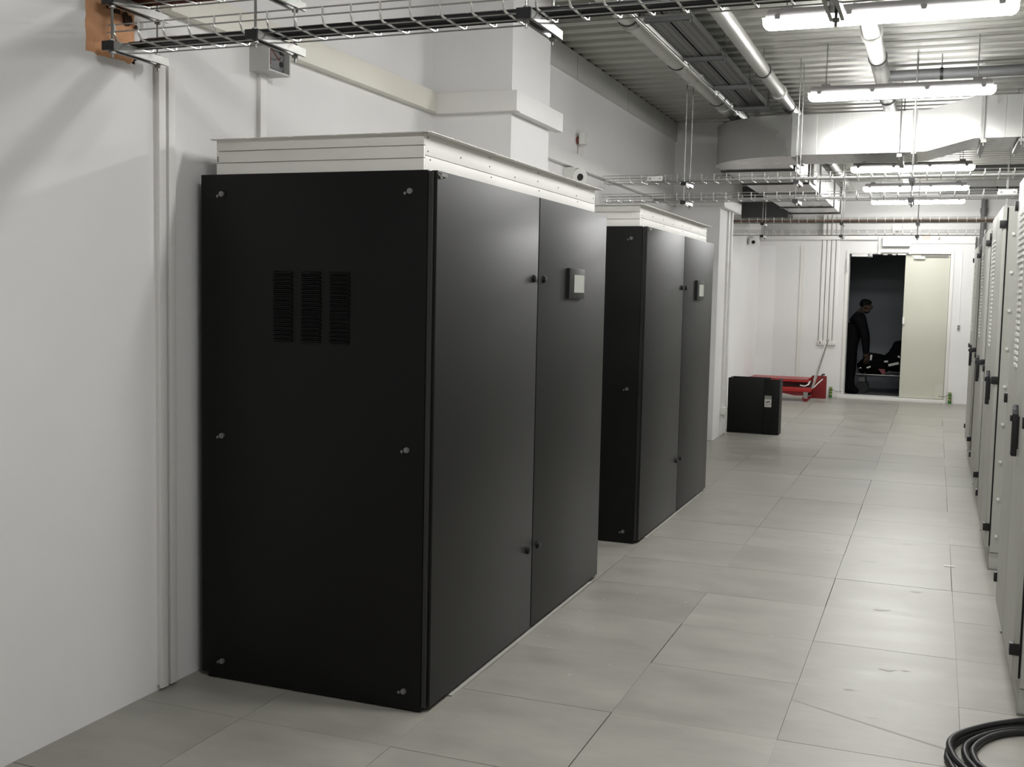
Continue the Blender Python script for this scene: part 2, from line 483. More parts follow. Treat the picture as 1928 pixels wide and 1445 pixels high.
# ------------------------------------------------------------------ server racks
RSCREW = MB().cyl((0, 0, 0), (0, -.006, 0), .0085, 10).mesh('side_screw', 'rack_pip')
def rack(xd, y0, y1, label):
    c = Thing('server_rack', (xd + .5, (y0 + y1) / 2, 0), label, 'rack', 'grey server racks along the right side')
    zt, zb = 2.09, .135
    c.part('body', MB().box(xd + .028, xd + 1.03, y0 + .004, y1 - .004, .10, zt - .004), 'rack_grey', bevel=.004)
    c.part('plinth', MB().box(xd + .030, xd + 1.0, y0 + .008, y1 - .008, .006, .098), 'rack_grey', bevel=.002)
    c.part('foot_plate', MB().box(xd + .024, xd + .10, y0, y0 + .08, 0, .007), 'galv')
    c.part('foot_plate', MB().box(xd + .024, xd + .10, y1 - .08, y1, 0, .007), 'galv')
    c.part('seal_gap', box(xd + .021, xd + .029, y0 + .003, y1 - .003, .14, zt - .01), 'dark_gap')
    side = c.part('side_panel', box(xd + .031, xd + 1.02, y0, y0 + .004, .105, zt - .008), 'rack_grey')
    for k in range(9):
        c.copy_part('side_screw', RSCREW, (xd + .058, y0, .20 + k * .2165), side)
    ym = (y0 + y1) / 2
    for q, (a, b) in enumerate(((y0, ym - .002), (ym + .002, y1))):
        # leaf with a bevelled front
        d = c.part('door', MB().prism([(xd, a + .010), (xd + .006, a), (xd + .021, a), (xd + .021, b), (xd + .006, b), (xd, b - .010)], 'z', zb, zt), 'rack_grey', bevel=.001)
        edge, s = (a, 1) if q == 0 else (b, -1)
        for z in (1.985, 1.10, .25):
            e0, e1 = sorted((edge - s * .005, edge + s * .03))
            c.part('hinge', box(xd - .014, xd + .024, e0, e1, z - .022, z + .022), 'black_plastic', d, .002)
        if q == 1:
            st = MB()
            for k in range(26):
                z = 1.27 + k * .0262
                ln = .17 if k < 17 else .33
                st.box(xd - .005, xd, ym + .06, ym + .06 + ln, z, z + .0125)
            v = c.part('vent_slots', st, 'rack_pip', d)  # pale colour stands in for the light showing in the slots
            v['kind'] = 'stuff'
        else:
            yh = y0 + .36
            h = c.part('handle', MB().prism([(yh - .018, 1.10), (yh + .004, 1.115), (yh + .018, 1.135), (yh + .018, .93), (yh, .95), (yh - .018, .93)], 'x', xd - .026, xd - .004), 'black_plastic', d, .003)
            c.part('key_cover', box(xd - .034, xd - .024, yh - .012, yh + .012, 1.07, 1.095), 'black_plastic', h, .002)
            c.part('handle_base', box(xd - .005, xd, yh - .014, yh + .014, .96, 1.09), 'black_plastic', h)
    return c
rack(1.376, .60, 1.78, 'nearest grey server rack, cut by the right edge of the picture')
rack(1.374, 3.00, 4.25, 'second grey server rack from the camera, screws down its side')
rack(1.385, 5.08, 6.28, 'third grey server rack from the camera')
rack(1.397, 7.40, 8.62, 'farthest grey server rack, nearest the doorway')

# ------------------------------------------------------------------ ceiling lamps
def lamp(y, label):
    x0, x1, zb = .10, 1.36, (2.985 if y < 6 else 2.945)
    c = Thing('tube_lamp', (LAMP_X, y, zb), label, 'lamp', 'tube lamps hung under the roof deck')
    # housing with slanted ends
    c.part('housing', MB().prism([(x0 + .012, zb + .050), (x1 - .012, zb + .050), (x1 - .03, zb + .098), (x0 + .03, zb + .098)], 'y', y - .058, y + .058), 'lamp_body', bevel=.006)
    n = 12
    pr = [(-.062, .052)]
    for k in range(n + 1):
        t = math.pi * k / n
        pr.append((-.060 * math.cos(t), .050 - .05 * math.sin(t) ** .7))
    pr.append((.062, .052))
    m = MB()
    rings = []
    for xx, sc in ((x0, .55), (x0 + .012, .85), (x0 + .03, 1), (x1 - .03, 1), (x1 - .012, .85), (x1, .55)):
        rings.append([(xx, y + p[0] * (sc if k not in (0, len(pr) - 1) else 1), zb + .052 - (.052 - p[1]) * sc) for k, p in enumerate(pr)])
    L = len(pr)
    vs = [v for r in rings for v in r]
    fs = []
    for i in range(len(rings) - 1):
        for k in range(L - 1):
            fs.append((i * L + k, i * L + k + 1, (i + 1) * L + k + 1, (i + 1) * L + k))
    fs += [tuple(range(L)), tuple(range((len(rings) - 1) * L, len(rings) * L))]
    for i in range(len(rings) - 1):
        fs.append((i * L, (i + 1) * L, (i + 1) * L + L - 1, i * L + L - 1))
    m.add(vs, fs)
    c.part('diffuser', m, 'lamp_glow', label='glowing white diffuser')
    for k in range(4):
        xk = x0 + .08 + k * (x1 - x0 - .16) / 3
        c.part('clip', box(xk - .015, xk + .015, y - .066, y - .056, zb + .042, zb + .066), 'lamp_body', bevel=.002)
    for xk in (x0 + .12, x1 - .12):
        c.part('bracket', box(xk - .03, xk + .03, y - .02, y + .02, zb + .098, zb + .12), 'lamp_body', bevel=.002)
        c.part('hanger_rod', MB().cyl((xk, y, zb + .12), (xk, y, ZC + .01), .004, 6), 'galv')
names = ['tube lamp just behind the camera', 'tube lamp above the near cable tray, over the top edge',
         'large bright tube lamp at the top right, nearest in view', 'second bright tube lamp from the front, just before the big air duct',
         'third bright tube lamp, just past the big air duct', 'fourth bright tube lamp, between the two far trays', 'last bright tube lamp in front of the far wall']
for yy, nm in zip(LAMP_Y, names): lamp(yy, nm)

# ------------------------------------------------------------------ wire cable trays
TW = .20
def wire_u():
    pts = [(0, 0, .056), (0, .0015, .036), (0, -.002, .026), (0, .004, .014), (0, .012, .003), (0, .022, 0), (0, TW - .02, 0), (0, TW - .008, .005), (0, TW - .002, .018), (0, TW, .056)]
    return MB().tube(pts, .0037, 6).mesh('cross_wire', 'wire')
WIRE_U = wire_u()
def tray(y0, z, label, x0=XW + .055, x1=XR - .05):
    c = Thing('wire_cable_tray', (x0, y0, z), label, 'cable tray', 'wire mesh cable trays crossing the room')
    for yy, zz in ((y0 + .001, z + .054), (y0 - .001, z + .03), (y0 + .03, z - .004), (y0 + .10, z - .004), (y0 + .17, z - .004), (y0 + TW, z + .03), (y0 + TW, z + .054)):
        c.part('long_wire', MB().cyl((x0, yy, zz), (x1, yy, zz), .0024, 6), 'long_wire')
    n = int((x1 - x0) / .1)
    for k in range(n + 1):
        c.copy_part('cross_wire', WIRE_U, (x0 + .03 + k * .1, y0, z))
    return c
Z1, Z2 = 2.350, 2.500
tray(-.800, Z1, 'lower wire cable tray of the near pair, crossing the top of the picture')
tray(-.800, Z2, 'upper wire cable tray of the near pair, at the top left edge')
tray(5.05, 2.325, 'lower wire cable tray of the middle pair, in front of the duct')
tray(5.05, 2.475, 'upper wire cable tray of the middle pair, in front of the duct')
tray(10.0, 2.335, 'lower wire cable tray of the far pair, above the doorway')
tray(10.0, 2.485, 'upper wire cable tray of the far pair, above the doorway')

def hanger(x, y0, za, zb, label, length=.285, zc=ZC + .01):
    c = Thing('tray_hanger', (x, y0, za), label, 'hanger', 'strut hangers carrying the cable trays')
    y1 = y0 + length
    for z in (za, zb):
        # C-channel, open side down
        ch = MB()
        ch.box(x - .0205, x + .0205, y0, y1, z - .0025, z)
        ch.box(x - .0205, x - .018, y0, y1, z - .026, z - .0025)
        ch.box(x + .018, x + .0205, y0, y1, z - .026, z - .0025)
        ch.box(x - .018, x - .010, y0, y1, z - .026, z - .0235)
        ch.box(x + .010, x + .018, y0, y1, z - .026, z - .0235)
        o = c.part('strut_channel', ch, 'galv')
        c.part('end_cap', box(x - .022, x + .022, y0 - .006, y0 + .002, z - .028, z + .002), 'black_plastic', o)
        for yy in (y0 + .02, y1 - .035):
            c.part('nut', MB().cyl((x, yy, z), (x, yy, z + .01), .011, 6), 'galv', o)
            c.part('nut', MB().cyl((x, yy, z - .036), (x, yy, z - .026), .011, 6), 'galv', o)
    for yy in (y0 + .02, y1 - .035):
        c.part('rod', MB().cyl((x, yy, za - .05), (x, yy, zc), .0045, 8), 'galv')
for x, l in ((-1.57, 'strut hanger of the near trays beside the orange foam patch'), (-1.005, 'strut hanger of the near trays above the junction box'),
             (-.09, 'strut hanger of the near trays beside the white pilaster'), (.745, 'strut hanger of the near trays over the nearest lamp'), (2.2, 'strut hanger of the near trays out of view on the right')):
    hanger(x, -.825, Z1 - .006, Z2 - .006, l)
for x, l in ((-.905, 'strut hanger of the middle trays beside the second cabinet top'), (-.02, 'strut hanger of the middle trays at the duct elbow'),
             (.83, 'strut hanger of the middle trays below the duct transition'), (1.75, 'strut hanger of the middle trays above the racks')):
    hanger(x, 5.02, 2.318, 2.468, l)
for x, l in ((-1.0, 'strut hanger of the far trays beside the wall camera corner'), (-.06, 'strut hanger of the far trays at the end of the branch duct'),
             (.80, 'strut hanger of the far trays above the doorway sign'), (1.75, 'strut hanger of the far trays above the far racks')):
    hanger(x, 9.97, 2.328, 2.478, l)

def wobble(x0, x1, y, z, amp, n=40, seed=0):
    r = random.Random(seed)
    ph = [r.uniform(0, 6.28) for _ in range(4)]
    return [(x0 + (x1 - x0) * k / n, y + amp * math.sin(ph[0] + k * .45) + amp * .5 * math.sin(ph[1] + k * 1.1),
             z + abs(amp * .25 * math.sin(ph[2] + k * .8))) for k in range(n + 1)]
def cable(x0, x1, y, z, r, m, label, amp=.004, seed=0, group=None):
    return single('cable', MB().tube(wobble(x0, x1, y, z + r, amp, 40, seed), r, 8), m, label, 'cable', (x0, y, z), group)
cl = 'black cables in the lower near tray'
for k, (yy, rr) in enumerate(((-.640, .0105), (-.668, .0105), (-.694, .009), (-.640, .008))):
    cable(XW + .06, XR - .06, yy, Z1 + .0035 + (.0 if k < 3 else .0235), rr, 'cable_black', ('thick black cable second from the far edge of the lower near tray', 'thick black cable in the middle of the lower near tray', 'thin black cable nearest the camera in the lower near tray', 'thin black cable on top, at the far edge of the lower near tray')[(0, 1, 2, 3)[k]], .003, k, cl)
for k, (yy, rr) in enumerate(((-.632, .021), (-.678, .019), (-.720, .017))):
    cable(XW + .06, .4, yy, Z2 + .0035, rr, 'cable_red', ('thickest dark red cable, at the far side of the upper near tray', 'dark red cable in the middle of the upper near tray', 'dark red cable at the camera side of the upper near tray')[k], .002, 10 + k, 'dark red cables in the upper near tray')
for k, (yy, zz) in enumerate(((5.12, 2.475), (5.16, 2.475), (5.19, 2.325))):
    cable(-1.2, XR - .06, yy, zz + .0035, .011, 'cable_grey', ('pale grey cable at the camera side of the upper middle tray', 'pale grey cable at the far side of the upper middle tray', 'pale grey cable in the lower middle tray')[k], .004, 20 + k, 'pale cables in the middle trays' if k < 2 else None)
for k, (yy, m) in enumerate(((10.05, 'cable_copper'), (10.10, 'cable_black'), (10.15, 'cable_copper'))):
    cable(XW + .05, XR - .06, yy, 2.485 + .0035, .016, m, ('copper brown cable at the camera side of the upper far tray', 'black cable in the upper far tray', 'copper brown cable at the far side of the upper far tray')[k], .004, 30 + k, 'copper cables in the upper far tray' if k != 1 else None)

# label plates clipped to the middle trays
def plate(x0, x1, z0, z1, label):
    c = Thing('label_plate', (x0, 5.045, z0), label, 'label')
    c.part('plate', box(x0, x1, 5.036, 5.045, z0, z1), 'white_plastic', bevel=.003)
    c.part('print', MB().box(x0 + .015, x0 + .03, 5.0352, 5.036, z0 + .014, z0 + .026).box(x1 - .028, x1 - .012, 5.0352, 5.036, z0 + .016, z0 + .024), 'paper_grey')
plate(-1.21, -1.085, 2.480, 2.520, 'white plate clipped to the middle tray beside the white wall')
plate(1.43, 1.56, 2.335, 2.375, 'white plate clipped to the middle tray above the racks')

# ------------------------------------------------------------------ trunking on the left wall
def trunk(name, boxes, label, base, joints=()):
    c = Thing(name, base, label, 'trunking')
    for b in boxes:
        x0, x1, y0, y1, z0, z1 = b
        c.part('channel', box(*b), 'trunk_cream' if (x0 == XW and y1 < 2) else 'trunking', bevel=.003)
    return c
TH = .11
trunk('cable_trunking', [(XW, XW + .05, -.46, 1.85, 2.535, 2.535 + TH), (XW + .05, -1.12, 1.80, 1.85, 2.525, 2.525 + TH), (-1.17, -1.12, 1.85, 2.585, 2.520, 2.520 + TH)],
      'cream cable trunking along the wall and around the near pilaster', (XW, 1.2, 2.535))
trunk('cable_trunking', [(XW, XW + .045, 2.47, 7.87, 2.520, 2.52 + TH), (XW + .045, -1.09, 7.87, 7.92, 2.51, 2.51 + TH), (-1.14, -1.09, 7.92, 8.95, 2.50, 2.50 + TH)],
      'white cable trunking running to and around the far pilaster', (XW, 5.2, 2.52))
trunk('cable_trunking', [(XW + .01, .16, YF - .05, YF, 2.495, 2.553)], 'white cable trunking along the far wall left of the exit sign', (-.7, YF, 2.495))
for y0, y1, l in ((-.500, -.462, 'left one of two white vertical conduits on the near wall'), (-.447, -.408, 'right one of two white vertical conduits on the near wall')):
    c = Thing('wall_conduit', (XW, y0, 0), l, 'conduit', 'pair of vertical conduits on the near wall')
    c.part('base_channel', box(XW, XW + .012, y0 + .003, y1 - .003, .02 if y0 < -.48 else .045, 2.34), 'trunking')
    c.part('cover', box(XW + .010, XW + .024, y0, y1, .01, 2.34), 'trunking', bevel=.002)
single('wall_conduit', box(XW, XW + .02, .148, .195, 0, 2.435), 'trunking', 'white vertical conduit below the open junction box', 'conduit', (XW, .17, 0), bevel=.003)
# open junction box
c = Thing('junction_box', (XW, .17, 2.435), 'grey open junction box with loose wires at the end of the trunking', 'junction box')
jb = c.part('housing', MB().box(XW, XW + .095, .095, .102, 2.43, 2.533).box(XW, XW + .095, .248, .255, 2.43, 2.533).box(XW, XW + .095, .102, .248, 2.43, 2.437)
            .box(XW, XW + .095, .102, .248, 2.526, 2.533).box(XW, XW + .06, .102, .248, 2.437, 2.526), 'lamp_body')
jb.data.materials[0] = MATS['fascia_paint']
c.part('insert', MB().box(XW + .06, XW + .075, .11, .24, 2.445, 2.55), 'grey_pipe', jb, .004)
for yy, zz in ((.215, 2.525), (.215, 2.475)):
    c.part('socket_hole', MB().cyl((XW + .07, yy, zz), (XW + .078, yy, zz), .012, 12), 'dark_gap', jb)
c.part('wire_loop', MB().tube([(XW + .078, .115, 2.55), (XW + .09, .12, 2.52), (XW + .095, .15, 2.495), (XW + .09, .18, 2.485), (XW + .08, .2, 2.50)], .003, 6), 'cable_red', jb)
c.part('wire_loop', MB().tube([(XW + .078, .112, 2.545), (XW + .088, .112, 2.51), (XW + .088, .115, 2.46)], .004, 6), 'cable_red', jb)
c.part('wire_loop', MB().tube([(XW + .078, .13, 2.55), (XW + .1, .16, 2.54), (XW + .09, .21, 2.51)], .0025, 6), 'cable_black', jb)

# orange fire-stop foam patch in the wall where the near trays enter
c = Thing('foam_patch', (XW, -.72, 2.31), 'orange brown foam patch sealing the wall opening behind the near trays', 'foam')
r = random.Random(3)
ny, nz = 14, 30
vs, fs = [], []
y0p, y1p, z0p, z1p = -.84, -.600, 2.315, 2.92
for i in range(ny + 1):
    for j in range(nz + 1):
        yy = y0p + (y1p - y0p) * i / ny; zz = z0p + (z1p - z0p) * j / nz
        if i in (0, ny): yy += r.uniform(-.003, .003)
        if j in (0, nz): zz += r.uniform(-.004, .004)
        ed = i in (0, ny) or j in (0, nz)
        vs.append((XW + (0 if ed else .012 + .007 * noise.noise(Vector((yy * 18, zz * 18, 1)))), yy, zz))
for i in range(ny):
    for j in range(nz):
        a = i * (nz + 1) + j
        fs.append((a, a + nz + 1, a + nz + 2, a + 1))
c.part('foam', MB().add(vs, fs), 'foam')
for yy, zz, s_ in ((-.66, 2.46, .022), (-.71, 2.475, .016), (-.745, 2.485, .02), (-.615, 2.44, .008), (-.62, 2.33, .006)):
    m = MB()
    pts = [(XW + .016, yy + s_ * random.uniform(.5, 1.3) * math.cos(t), zz + s_ * random.uniform(.4, 1.2) * math.sin(t)) for t in [k * math.pi / 5 for k in range(10)]]
    m.add(pts + [(p[0] + .006, p[1], p[2]) for p in pts], [tuple(range(9, -1, -1)), tuple(range(10, 20))] + [(k, (k + 1) % 10, 10 + (k + 1) % 10, 10 + k) for k in range(10)])
    c.part('burnt_spot', m, 'foam_dark')

# ------------------------------------------------------------------ cameras and siren
def cctv(base, body, lens_c, lens_d, label):
    c = Thing('security_camera', base, label, 'camera')
    c.part('housing', box(*body), 'white_plastic', bevel=.008)
    lc, ld = Vector(lens_c), Vector(lens_d).normalized()
    c.part('lens_ring', MB().cyl(lc - ld * .03, lc + ld * .05, .066, 24), 'white_plastic', bevel=.003)
    c.part('lens', MB().cyl(lc + ld * .045, lc + ld * .053, .027, 20), 'lens')
    return c
cctv((XW + .045, 4.30, 2.40), (XW, XW + .09, 4.17, 4.33, 2.385, 2.505), (XW + .085, 4.25, 2.44), (.75, -.6, -.15), 'white round security camera on the wall just past the near cabinet')
cctv((XW, 13.0, 2.40), (XW, XW + .08, 12.95, 13.07, 2.36, 2.50), (XW + .08, 12.93, 2.40), (.35, -.9, -.2), 'small white security camera in the far left corner')
c = Thing('alarm_siren', (XW, 4.5, 2.75), 'small white alarm siren with red base on the upper left wall', 'siren')
c.part('base', MB().cyl((XW, 4.50, 2.75), (XW + .03, 4.50, 2.75), .030, 20), 'siren_red')
c.part('horn', MB().prism([(4.455, 2.715), (4.545, 2.715), (4.56, 2.735), (4.525, 2.745), (4.525, 2.775), (4.56, 2.785), (4.545, 2.805), (4.455, 2.805)], 'x', XW + .03, XW + .075), 'white_plastic', bevel=.003)
c.part('wire', MB().tube([(XW + .01, 4.50, 2.71), (XW + .008, 4.505, 2.68), (XW + .008, 4.503, 2.64)], .003, 6), 'cable_grey')
spart('wall_patch', MB().prism([(4.55 + .14 * math.cos(t) * (1 if k % 2 else .85), 2.72 + .12 * math.sin(t)) for k, t in enumerate([k * math.pi / 8 for k in range(16)])], 'x', XW, XW + .0012), 'wall_stain', wl)

# ------------------------------------------------------------------ conduits and boxes on the far pilaster and wall
c = Thing('wall_conduit', (-1.14, 8.5, 0), 'pair of white conduits with a socket box on the front of the far pilaster', 'conduit')
for y0 in (8.36, 8.56):
    c.part('cover', box(-1.14, -1.118, y0, y0 + .06, .27 if y0 < 8.5 else .01, 2.50), 'trunking', bevel=.002)
c.part('socket_box', box(-1.14, -1.09, 8.33, 8.46, .245, .325), 'white_plastic', bevel=.004)
c.part('cover', box(-1.14, -1.12, 8.37, 8.41, .01, .245), 'trunking', bevel=.002)
cond_x = (-.645, -.575, -.505, -.435)
for k, xk in enumerate(cond_x):
    c = Thing('wall_conduit', (xk, YF, .9), ('leftmost', 'second', 'third', 'rightmost')[k] + ' of four thin white conduits above the switches on the far wall', 'conduit', 'four conduits on the far wall')
    c.part('cover', box(xk - .024, xk + .024, YF - .016, YF, .90, 2.495), 'trunking', bevel=.002)
    c.part('edge', box(xk - .032, xk - .025, YF - .004, YF, .90, 2.495), 'grey_pipe')
    c.part('cover', box(xk - .024, xk + .024, YF - .016, YF, 2.56, 3.0), 'trunking')
    b = Thing('wall_socket', (xk, YF, .83), ('white socket marked A, leftmost under the four conduits', 'second white socket under the four conduits, behind the lift handle', 'third white socket under the four conduits', 'rightmost white socket under the four conduits')[k], 'socket', 'row of four sockets on the far wall')
    pl = b.part('plate', box(xk - .034, xk + .034, YF - .035, YF, .835, .90), 'white_plastic', bevel=.004)
    if k == 0:
        # letter A as flat print
        g = MB()
        yy = YF - .0358
        def bar(p, q, t=.0065):
            p, q = Vector(p), Vector(q); d = (q - p).normalized(); nn = Vector((-d.y, d.x)) * t / 2
            cs = [p + nn, q + nn, q - nn, p - nn]
            g.add([(a.x, yy, a.y) for a in cs] + [(a.x, yy + .001, a.y) for a in cs], [(0, 1, 2, 3), (7, 6, 5, 4), (0, 4, 5, 1), (1, 5, 6, 2), (2, 6, 7, 3), (3, 7, 4, 0)])
        bar((xk - .017, .845), (xk, .891)); bar((xk + .017, .845), (xk, .891)); bar((xk - .011, .860), (xk + .011, .860))
        b.part('letter', g, 'ink_red', pl, label='dark red letter A')
# exit sign above the door
c = Thing('exit_sign', (.43, YF, 2.3), 'glowing white sign box above the doorway', 'sign')
c.part('back_plate', box(.17, .66, YF - .045, YF, 2.30, 2.55), 'white_plastic', bevel=.004)
c.part('light_panel', box(.235, .625, YF - .10, YF - .045, 2.395, 2.53), 'sign_glow', bevel=.004, label='lit pale sign panel')
c.part('panel_edge', MB().box(.23, .63, YF - .103, YF - .045, 2.386, 2.395).box(.229, .235, YF - .102, YF - .045, 2.395, 2.53), 'grey_pipe')
c.part('bracket', MB().box(.17, .21, YF - .055, YF - .01, 2.275, 2.32).box(.62, .66, YF - .055, YF - .01, 2.275, 2.32), 'white_plastic')
c = Thing('wall_box', (.5, YF + .12, 2.62), 'small white box on the wall above the glowing sign', 'box')
c.part('case', box(.36, .50, YF + .05, YF + .12, 2.64, 2.72), 'white_plastic', bevel=.004)
c.part('cable_gland', MB().cyl((.40, YF + .09, 2.64), (.40, YF + .09, 2.60), .012, 10).cyl((.46, YF + .09, 2.64), (.46, YF + .09, 2.60), .012, 10), 'white_plastic')
c = Thing('warning_sticker', (.93, YF, 2.50), 'pale sticker with a pinkish patch on the wall right of the sign', 'sticker')
c.part('sheet', box(.79, 1.07, YF - .003, YF, 2.495, 2.565), 'white_plastic')
c.part('print', box(.80, .92, YF - .004, YF - .003, 2.50, 2.56), 'label_pink')
c.part('corner', MB().prism([(1.02, 2.50), (1.06, 2.50), (1.06, 2.55)], 'y', YF - .004, YF - .003), 'paper_grey')
c = Thing('light_switch', (1.385, YF, 1.15), 'small grey switch with a thin vertical conduit right of the doors', 'switch')
c.part('plate', box(1.365, 1.405, YF - .02, YF, 1.13, 1.21), 'fascia_paint', bevel=.003)
c.part('button', MB().box(1.372, 1.398, YF - .025, YF - .02, 1.14, 1.165).box(1.372, 1.398, YF - .025, YF - .02, 1.175, 1.20), 'grey_pipe')
c.part('conduit', box(1.38, 1.392, YF - .008, YF, 1.21, 2.35), 'trunking')
# green and yellow bonding sleeves beside the sill
for x, l, s_ in ((-.445, 'green and yellow sleeve standing left of the door sill', 1), (1.315, 'green and yellow sleeve standing right of the door sill', -1)):
    c = Thing('bonding_sleeve', (x, YF - .04, 0), l, 'sleeve', 'green sleeves beside the doorway')
    m = MB().cyl((x, YF - .04, 0), (x, YF - .04, .17), .024, 16)
    o = c.part('sleeve', m, 'green_tape')
    c.part('stripe', MB().ring((x, YF - .04, .06), (.2, 0, 1), .02, .0255, .018, 16).ring((x, YF - .04, .105), (.2, 0, 1), .02, .0255, .012, 16).ring((x, YF - .04, .155), (0, 0, 1), .02, .0255, .014, 16), 'yellow_tape', o)
    c.part('wire', MB().tube([(x, YF - .04, .15), (x + s_ * .04, YF - .045, .12), (x + s_ * .10, YF - .03, .10), (x + s_ * .16, YF - .02, .105)], .004, 6), 'grey_pipe')
single('down_pipe', MB().cyl((1.655, YF + .07, .0), (1.655, YF + .07, 3.15), .042, 18).cyl((1.655, YF + .07, 2.9), (1.655, YF + .07, 2.98), .052, 18), 'grey_pipe', 'dark grey vertical pipe on the far wall behind the racks', 'pipe', (1.655, YF + .07, 0))
single('small_white_tag', box(1.165, 1.225, 2.975, 2.992, .0, .004), 'white_plastic', 'tiny white tag lying on the floor tiles', 'tag', (1.19, 2.985, 0))

# ------------------------------------------------------------------ ceiling pipes
def pipe(name, p0, p1, r, m, label, clamps=(), collars=(), group='pipes under the roof deck'):
    p0, p1 = Vector(p0), Vector(p1)
    c = Thing(name, p0, label, 'pipe', group)
    t = c.part('tube', MB().cyl(p0, p1, r, 24), m)
    d = (p1 - p0).normalized()
    L = (p1 - p0).length
    for q in clamps:
        o = p0 + d * q
        cl_ = c.part('clamp', MB().ring(o, d, r, r + .006, .022), 'black_plastic')
        c.part('rod', MB().cyl(o + Vector((0, 0, r)), (o.x, o.y, ZC + .03), .0045, 6), 'galv', cl_)
    for q in collars:
        c.part('collar', MB().ring(p0 + d * q, d, r, r + .012, .05), m)
    return c
pipe('ceiling_pipe', (-.805, YB + .1, 3.25), (-.775, 13.9, 3.25), .070, 'zinc_pipe', 'thick grey pipe under the deck nearest the left wall', [3, 6, 9.7, 11.05, 12.6, 13.8], [9.8, 11.6, 12.9])
pipe('thin_conduit', (-.724, YB + .1, 3.19), (-.692, 13.9, 3.19), .012, 'chrome', 'thin shiny conduit beside the thick grey pipe', [], [10.95, 12.1, 13.1])
pipe('ceiling_pipe', (-.235, YB + .1, 3.255), (-.27, 14.1, 3.255), .053, 'zinc_pipe', 'grey pipe under the deck right of the perforated trays', [4, 8, 11.6, 13.2, 17.2], [12.5])
pipe('ceiling_pipe', (.565, YB + .1, 3.255), (.585, 13.0, 3.255), .06, 'zinc_pipe', 'grey pipe passing above the row of lamps', [4, 8, 11.35, 13.0, 17], [10.6])
pipe('ceiling_pipe', (.60, 5.16, 3.255), (XR - .05, 5.16, 3.255), .040, 'grey_pipe', 'dark grey cross pipe joining the lamp row pipe', [.4, 1.1, 2.0])
pipe('ceiling_pipe', (1.0, 11.0, 3.20), (XR - .05, 11.0, 3.20), .045, 'grey_pipe', 'dark cross pipe above the far racks', [.8, 1.6])
pipe('ceiling_pipe', (1.0, 13.8, 3.20), (XR - .05, 13.8, 3.20), .050, 'grey_pipe', 'dark cross pipe just before the far wall', [.8, 1.6])

spart('scuff_mark', MB().prism([(.60, .411), (.75, .335), (1.152, .146), (1.158, .157), (.75, .348), (.61, .412)], 'z', .0, .0003), 'scuff', floor)
fk = MB()
rf = random.Random(11)
for k in range(46):
    fx, fy = (rf.uniform(-.55, -.05), rf.uniform(.2, 1.9)) if k < 26 else (rf.uniform(-.5, 1.1), rf.uniform(0, 9))
    a, l_ = rf.uniform(0, 3.1), rf.uniform(.003, .014)
    dx_, dy_ = l_ * math.cos(a), l_ * math.sin(a)
    fk.prism([(fx, fy), (fx + dx_ + .001, fy + dy_), (fx + dx_ - dy_ * .25, fy + dy_ + dx_ * .25), (fx - dy_ * .2, fy + dx_ * .2)], 'z', 0, .0004)
sm = MB()
for sx, sy, sr in ((.86, 1.86, .045), (.93, .93, .03), (.80, .62, .02), (1.02, 2.3, .03), (.75, 2.9, .035), (.95, 3.5, .03), (1.0, .95, .014), (.9, .35, .02), (.5, 3.1, .03)):
    sm.prism([(sx + sr * rf.uniform(.6, 1.3) * math.cos(t), sy + .45 * sr * rf.uniform(.5, 1.3) * math.sin(t)) for t in [k * math.pi / 6 for k in range(12)]], 'z', 0, .0002)
spart('dark_smudges', sm, 'smudge', floor)['kind'] = 'stuff'
spart('paint_flecks', fk, 'plenum_white', floor)['kind'] = 'stuff'

# perforated trays on cross supports
def ptray(x0, x1, label):
    y0, y1, z = -2.0, 6.25, 3.245
    c = Thing('perforated_cable_tray', (x0, y0, z), label, 'cable tray', 'perforated cable trays under the deck')
    c.part('pan', MB().box(x0, x1, y0, y1, z, z + .002).box(x0, x0 + .002, y0, y1, z, z + .05).box(x1 - .002, x1, y0, y1, z, z + .05), 'tray_dark')
    h = MB()
    for k in range(int((y1 - 2.2) / .05)):
        yy = 2.25 + k * .05
        for q, xx in enumerate((x0 + .018, (x0 + x1) / 2, x1 - .018)):
            ln = .022 if q != 1 else .014
            h.box(xx - .004, xx + .004, yy + (0 if q != 1 else .02), yy + ln + (0 if q != 1 else .02), z - .0006, z)
    s_ = c.part('slots', h, 'dark_gap')
    s_['kind'] = 'stuff'
ptray(-.715, -.592, 'left one of two perforated metal trays under the deck')
ptray(-.578, -.45, 'right one of two perforated metal trays under the deck')
for yy, l in ((2.9, 'cross support of the perforated trays above the near tray'), (4.07, 'first visible cross support under the perforated trays'), (5.17, 'second cross support under the perforated trays'), (6.20, 'last cross support under the perforated trays at the duct')):
    c = Thing('cross_support', (-.58, yy, 3.2), l, 'support', 'cross supports of the perforated trays')
    c.part('bar', MB().box(-.745, -.42, yy - .02, yy - .0175, 3.215, 3.243).box(-.745, -.42, yy + .0175, yy + .02, 3.215, 3.243).box(-.745, -.42, yy - .0175, yy + .0175, 3.240, 3.2435), 'grey_pipe')
    for xx in (-.735, -.43):
        c.part('rod', MB().cyl((xx, yy, 3.20), (xx, yy, ZC + .03), .005, 6), 'galv')

